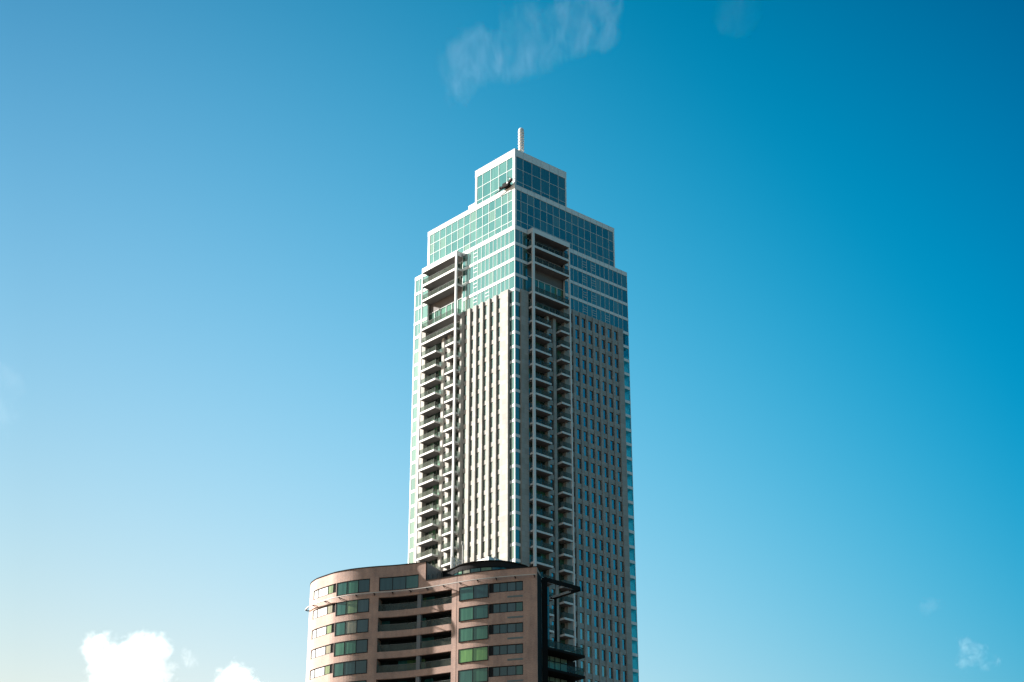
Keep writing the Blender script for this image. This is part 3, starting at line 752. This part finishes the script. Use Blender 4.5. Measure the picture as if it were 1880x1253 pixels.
for q, zt in enumerate((69.3, 66.3, 63.3, 60.3)):
    tr = MB(); tr.prism([lc(p) for p in (TA, TB, TB + dL * 4.2, W0 + dL * 2)], zt - 0.36, zt)
    o = tr.build('terrace', 'dark', BK)
    if q > 2: continue
    bl = MB(); P0, P1 = TA + dR * 0.5 + dL * 0.15, TB + dL * 0.15 - dR * 0.1; P2 = TB + dL * 4.0 - dR * 0.1
    for a, b in ((P0, P1), (P1, P2)):
        a, b = lc(a), lc(b); bl.poly([(*a, zt + 0.05), (*b, zt + 0.05), (*b, zt + 1.05), (*a, zt + 1.05)], 0)
        bl.beam((*a, zt + 1.07), (*b, zt + 1.07), 0.06, 0.05, 1)
    bl.build('balustrade', ['balu', 'coping'], o)
for q, zt in enumerate((66.3, 63.3)):
    f = MB(); zc = zt + 2.64
    e = [W0 + dR * t for t in (0, 0.75, 1.85, 2.95, 4.3)]
    for a, b in zip(e, e[1:]): f.beam((*lc(a), zt + 2.0), (*lc(b), zt + 2.0), 0.1, 0.08)
    for a in e: f.box(lc(a)[0] - 0.05, lc(a)[0] + 0.05, lc(a)[1] - 0.1, lc(a)[1], zt, zc)
    o = f.build('terrace_window', 'dark', BK)
    for a, b in zip(e, e[1:]):
        a, b = lc(a), lc(b); pm = MB()
        pm.poly([(*a, zt), (*b, zt), (*b, zt + 1.97), (*a, zt + 1.97)], 0); pm.poly([(*a, zt + 2.03), (*b, zt + 2.03), (*b, zc), (*a, zc)], 0, 0.0)
        pm.build('pane', 'beige', o)
fw = MB(); fw.prism([lc(p) for p in (W1 - dL * 0.02, W2, W2 + dL * 6, W1 + dL * 6)], 0, 68.95, 0); fw.prism([lc(p) for p in (W0 + dL * .1, W1 + dL * .1, W1 + dL * 6, W0 + dL * 6)], 0, 69.0)
fw.build('flank_wall', 'coping', BK)
sg = MB(); a, b = lc(A + dR * 0.5 + dL * 0.2), lc(A + dR * 1.15 + dL * 0.2)
for z0, z1 in ((69.4, 72.2), (72.3, 75.4), (75.5, 78.2)): sg.poly([(*a, z0), (*b, z0), (*b, z1), (*a, z1)], 0, 0.85)
sg.build('side_screen', 'bglass', BK)

# ------------------------------------------------------------------ clouds: real bodies of vapour far behind the buildings
def cloud(name, label, blobs, dens, amp, nscale, soft, dist, aniso=0.2, stretch=(1, 1, 1), rscale=1.22, voxel=0.12, tilt=0, bias=0.35, sheet=0, thick=0.3):
    """blobs: (px, py, radius px) seen at `dist`"""
    pts = []                     # centre, radii
    k = dist / F_PX
    for bx, by, br, dz in blobs:
        if sheet:                # a thin level layer at one height
            p = at(bx, by, dist); e = math.atan2(p.z, p.y)
            alt = sheet * dist; p = at(bx, by, dist * alt / p.z); kk = p.length / F_PX
            pts.append((p, Vector((br * kk, br * kk / math.sin(e), thick * br * kk))))
        else:
            p = at(bx, by, dist * (1 + dz)); r = br * k * 1.1; pts.append((p, Vector((r, r, r))))
    c = sum((p for p, r in pts), Vector()) / len(pts)
    import bmesh
    bm = bmesh.new()
    for p, r in pts:
        bmesh.ops.create_icosphere(bm, subdivisions=3, radius=rscale, matrix=Matrix.Translation(p - c) @ Matrix.Diagonal((*r, 1)))
    me = bpy.data.meshes.new(name); bm.to_mesh(me); bm.free()
    o = bpy.data.objects.new(name, me); C.objects.link(o); o.location = c
    md = o.modifiers.new('skin', 'REMESH'); md.mode = 'VOXEL'; md.voxel_size = max(r.z for _, r in pts) * (0.3 if sheet else voxel)
    m = bpy.data.materials.new(name + '_vapour'); m.use_nodes = True; nt = m.node_tree; nt.nodes.remove(nt.nodes['Principled BSDF'])
    co = objcoord(nt); f = None
    for p, r in pts:
        sb = nt.nodes.new('ShaderNodeVectorMath'); sb.operation = 'SUBTRACT'; nt.links.new(co, sb.inputs[0]); sb.inputs[1].default_value = p - c
        dv = nt.nodes.new('ShaderNodeVectorMath'); dv.operation = 'DIVIDE'; nt.links.new(sb.outputs[0], dv.inputs[0]); dv.inputs[1].default_value = r
        d = nt.nodes.new('ShaderNodeVectorMath'); d.operation = 'LENGTH'; nt.links.new(dv.outputs[0], d.inputs[0])
        q = d.outputs['Value']
        v = mth(nt, 'MAXIMUM', mth(nt, 'MULTIPLY_ADD', mth(nt, 'MULTIPLY', q, q), -1.0, 1.0), 0.0)      # soft overlapping bodies add up
        f = v if f is None else mth(nt, 'ADD', f, v)
    mp = nt.nodes.new('ShaderNodeMapping'); mp.inputs['Scale'].default_value = stretch; mp.inputs['Rotation'].default_value = (0, 0, R(tilt)) if sheet else (0, R(tilt), 0)
    nt.links.new(co, mp.inputs['Vector'])
    nz = noise(nt, mp.outputs[0], nscale / max(r.x for _, r in pts), 8, 0.62, 0.6)
    f = mth(nt, 'MULTIPLY_ADD', mth(nt, 'SUBTRACT', nz, 0.5), amp, mth(nt, 'SUBTRACT', mth(nt, 'MINIMUM', f, 1.15), bias))
    f = mth(nt, 'MULTIPLY', f, 1 / soft, clamp=True)
    f = mth(nt, 'MULTIPLY', mth(nt, 'POWER', f, 1.5), dens)
    pv = nt.nodes.new('ShaderNodeVolumePrincipled'); pv.inputs['Color'].default_value = (0.98, 0.98, 0.98, 1); pv.inputs['Anisotropy'].default_value = aniso
    nt.links.new(f, pv.inputs['Density']); nt.links.new(pv.outputs[0], nt.nodes['Material Output'].inputs['Volume'])
    me.materials.append(m)
    o['label'] = label; o['category'] = 'cloud'; o['group'] = 'clouds in the blue sky'
    return o
CLOUDS = True
if CLOUDS:
    D_ = 2600
    cloud('cloud', 'large bright white puffy cloud, widest and tallest of the white clouds', [(170, 1182, 24, 0), (192, 1176, 20, 0.002), (170, 1204, 22, 0), (190, 1208, 32, 0), (215, 1202, 26, 0), (242, 1182, 22, 0.001), (264, 1172, 22, 0), (288, 1182, 26, 0), (304, 1196, 18, 0), (262, 1204, 40, 0.003), (228, 1232, 52, 0.004), (290, 1226, 32, -0.003), (182, 1244, 32, 0), (304, 1244, 20, 0), (240, 1296, 80, 0), (298, 1282, 38, 0), (182, 1282, 36, 0)], 0.03, 3.6, 5.5, 1.3, D_, rscale=1.2, stretch=(1, 0.6, 1), bias=0.30)
    cloud('cloud', 'white puffy cloud close beside the brick block, cut by the photo edge below', [(434, 1234, 23, 0), (412, 1242, 20, 0.002), (402, 1256, 18, 0.001), (452, 1246, 23, 0), (432, 1258, 34, 0), (470, 1262, 22, 0), (488, 1275, 18, 0), (445, 1298, 50, 0), (480, 1308, 34, 0)], 0.028, 3.6, 4.0, 1.3, D_ * 1.05, rscale=1.2, stretch=(1, 0.6, 1), bias=0.30)
    cloud('cloud', 'tiny faint puff between the two white puffy clouds', [(345, 1208, 17, 0), (352, 1219, 15, 0), (341, 1199, 13, 0)], 0.008, 3.4, 1.6, 1.2, D_, stretch=(1, 0.5, 1))
    cloud('cloud', 'long thin veil of cloud high above the mast of the tower', [(835, 125, 56, 0), (846, 170, 46, 0), (868, 108, 70, 0), (912, 100, 74, 0), (958, 98, 66, 0), (1002, 98, 58, 0), (1040, 66, 60, 0), (1078, 50, 74, 0), (1106, 38, 58, 0), (1118, 74, 32, 0), (945, 18, 44, 0), (985, 30, 46, 0), (1050, 8, 56, 0), (1105, -10, 60, 0)], 0.0013, 2.6, 1.9, 2.0, 5200, rscale=1.1, stretch=(1.25, 0.42, 0.5), tilt=35, bias=0.5, sheet=0.63)
    cloud('cloud', 'very faint thin patch of cloud beside the long thin veil', [(1340, 8, 60, 0), (1365, 25, 54, 0), (1350, 45, 44, 0)], 0.00035, 3.0, 1.3, 2.0, 5200, rscale=1.1, stretch=(1.2, 0.45, 0.5), tilt=20, bias=0.45, sheet=0.63)
    cloud('cloud', 'pale wispy cloud cut by the side edge of the photo', [(-5, 690, 52, 0), (18, 698, 40, 0), (12, 745, 44, 0), (-20, 760, 56, 0)], 0.0009, 3.4, 1.9, 2.0, 4200, rscale=1.1, stretch=(1, 0.4, 0.5), tilt=30, bias=0.5, sheet=0.4)
    cloud('cloud', 'small ragged grey white cloud low beyond the shaded side of the tower', [(1768, 1180, 19, 0), (1785, 1190, 20, 0), (1775, 1212, 26, 0), (1800, 1198, 18, 0), (1832, 1214, 15, 0), (1812, 1222, 16, 0)], 0.0055, 4.0, 1.8, 1.3, 3600, rscale=1.1, stretch=(1, 0.6, 1), tilt=35, bias=0.5)
    cloud('cloud', 'barely visible smudge of cloud above the small ragged cloud', [(1700, 1112, 22, 0), (1717, 1110, 18, 0)], 0.0014, 3.0, 1.3, 1.2, 3600, rscale=1.1, stretch=(1, 0.6, 1), bias=0.4)

# ------------------------------------------------------------------ light
SUN_AZ = (-0.948, 0.317); SUN_EL = R(25)
sd = Vector((SUN_AZ[0] * math.cos(SUN_EL), SUN_AZ[1] * math.cos(SUN_EL), math.sin(SUN_EL)))
sun = bpy.data.lights.new('sun', 'SUN'); so = bpy.data.objects.new('sun', sun); C.objects.link(so)
sun.energy = 5.0; sun.angle = R(0.53); sun.color = (1.0, 0.965, 0.915)
so.rotation_euler = (-sd).to_track_quat('-Z', 'Y').to_euler(); so.location = sd * 500

w = bpy.data.worlds.new('World'); sc.world = w; w.use_nodes = True
nt = w.node_tree; bg = nt.nodes['Background']
sky = nt.nodes.new('ShaderNodeTexSky'); sky.sky_type = 'NISHITA'; sky.sun_disc = False
sky.sun_elevation = SUN_EL; sky.sun_rotation = math.atan2(SUN_AZ[0], SUN_AZ[1])
sky.altitude = 0; sky.air_density = 1.0; sky.dust_density = 1.0; sky.ozone_density = 1.0
SKY_DOM = 0.1 * 2 ** 0.9          # brings the raw sky into display range, where the photo's colour grade is applied
EXPOSURE = 2.1
pre = nt.nodes.new('ShaderNodeMix'); pre.data_type = 'RGBA'; pre.blend_type = 'MULTIPLY'; pre.inputs[0].default_value = 1
nt.links.new(sky.outputs[0], pre.inputs[6]); pre.inputs[7].default_value = (SKY_DOM, SKY_DOM, SKY_DOM, 1)
# the photo's colour grade of that sky: each channel scaled by a gentle function of direction (paler to the horizon and the sun)
geo = nt.nodes.new('ShaderNodeTexCoord'); sp = nt.nodes.new('ShaderNodeSeparateXYZ'); nt.links.new(geo.outputs['Generated'], sp.inputs[0])
def clampn(v, lo, hi): return mth(nt, 'MINIMUM', mth(nt, 'MAXIMUM', v, lo), hi)
X, Z = clampn(sp.outputs[0], -0.26, 0.32), clampn(sp.outputs[2], 0.2, 0.6)
XX, ZZ, XZ = mth(nt, 'MULTIPLY', X, X), mth(nt, 'MULTIPLY', Z, Z), mth(nt, 'MULTIPLY', X, Z)
spc = nt.nodes.new('ShaderNodeSeparateColor'); nt.links.new(pre.outputs[2], spc.inputs[0]); cmb = nt.nodes.new('ShaderNodeCombineColor')
for c, q in enumerate(((1.5825, -0.539, -1.7678, -3.8346, -0.91, -2.2793), (0.9281, -0.1194, 1.3697, -1.7547, -2.5022, -0.298), (0.6555, 0.2872, 2.1876, -1.2, -2.9398, -0.7665))):
    gsum = None
    for v, k in zip((X, Z, XX, ZZ, XZ), q[1:]): gsum = mth(nt, 'MULTIPLY_ADD', v, k, q[0] if gsum is None else gsum)
    v = mth(nt, 'MULTIPLY', mth(nt, 'POWER', spc.outputs[c], 1 / 2.2), mth(nt, 'MAXIMUM', gsum, 0.0))
    nt.links.new(mth(nt, 'POWER', v, 2.2), cmb.inputs[c])
post = nt.nodes.new('ShaderNodeMix'); post.data_type = 'RGBA'; post.blend_type = 'MULTIPLY'; post.inputs[0].default_value = 1
k = 1 / (0.1 * 2 ** EXPOSURE)
nt.links.new(cmb.outputs[0], post.inputs[6]); post.inputs[7].default_value = (k, k, k, 1)
nt.links.new(post.outputs[2], bg.inputs[0]); bg.inputs[1].default_value = 0.1

# ------------------------------------------------------------------ render look
sc.view_settings.view_transform = 'Standard'; sc.view_settings.look = 'None'
sc.view_settings.exposure = EXPOSURE; sc.view_settings.gamma = 1.0
sc.render.engine = 'CYCLES'
sc.cycles.volume_bounces = 6; sc.cycles.max_bounces = 10; sc.cycles.transparent_max_bounces = 12
sc.cycles.volume_step_rate = 2.0; sc.cycles.volume_max_steps = 96
sc.cycles.use_denoising = True
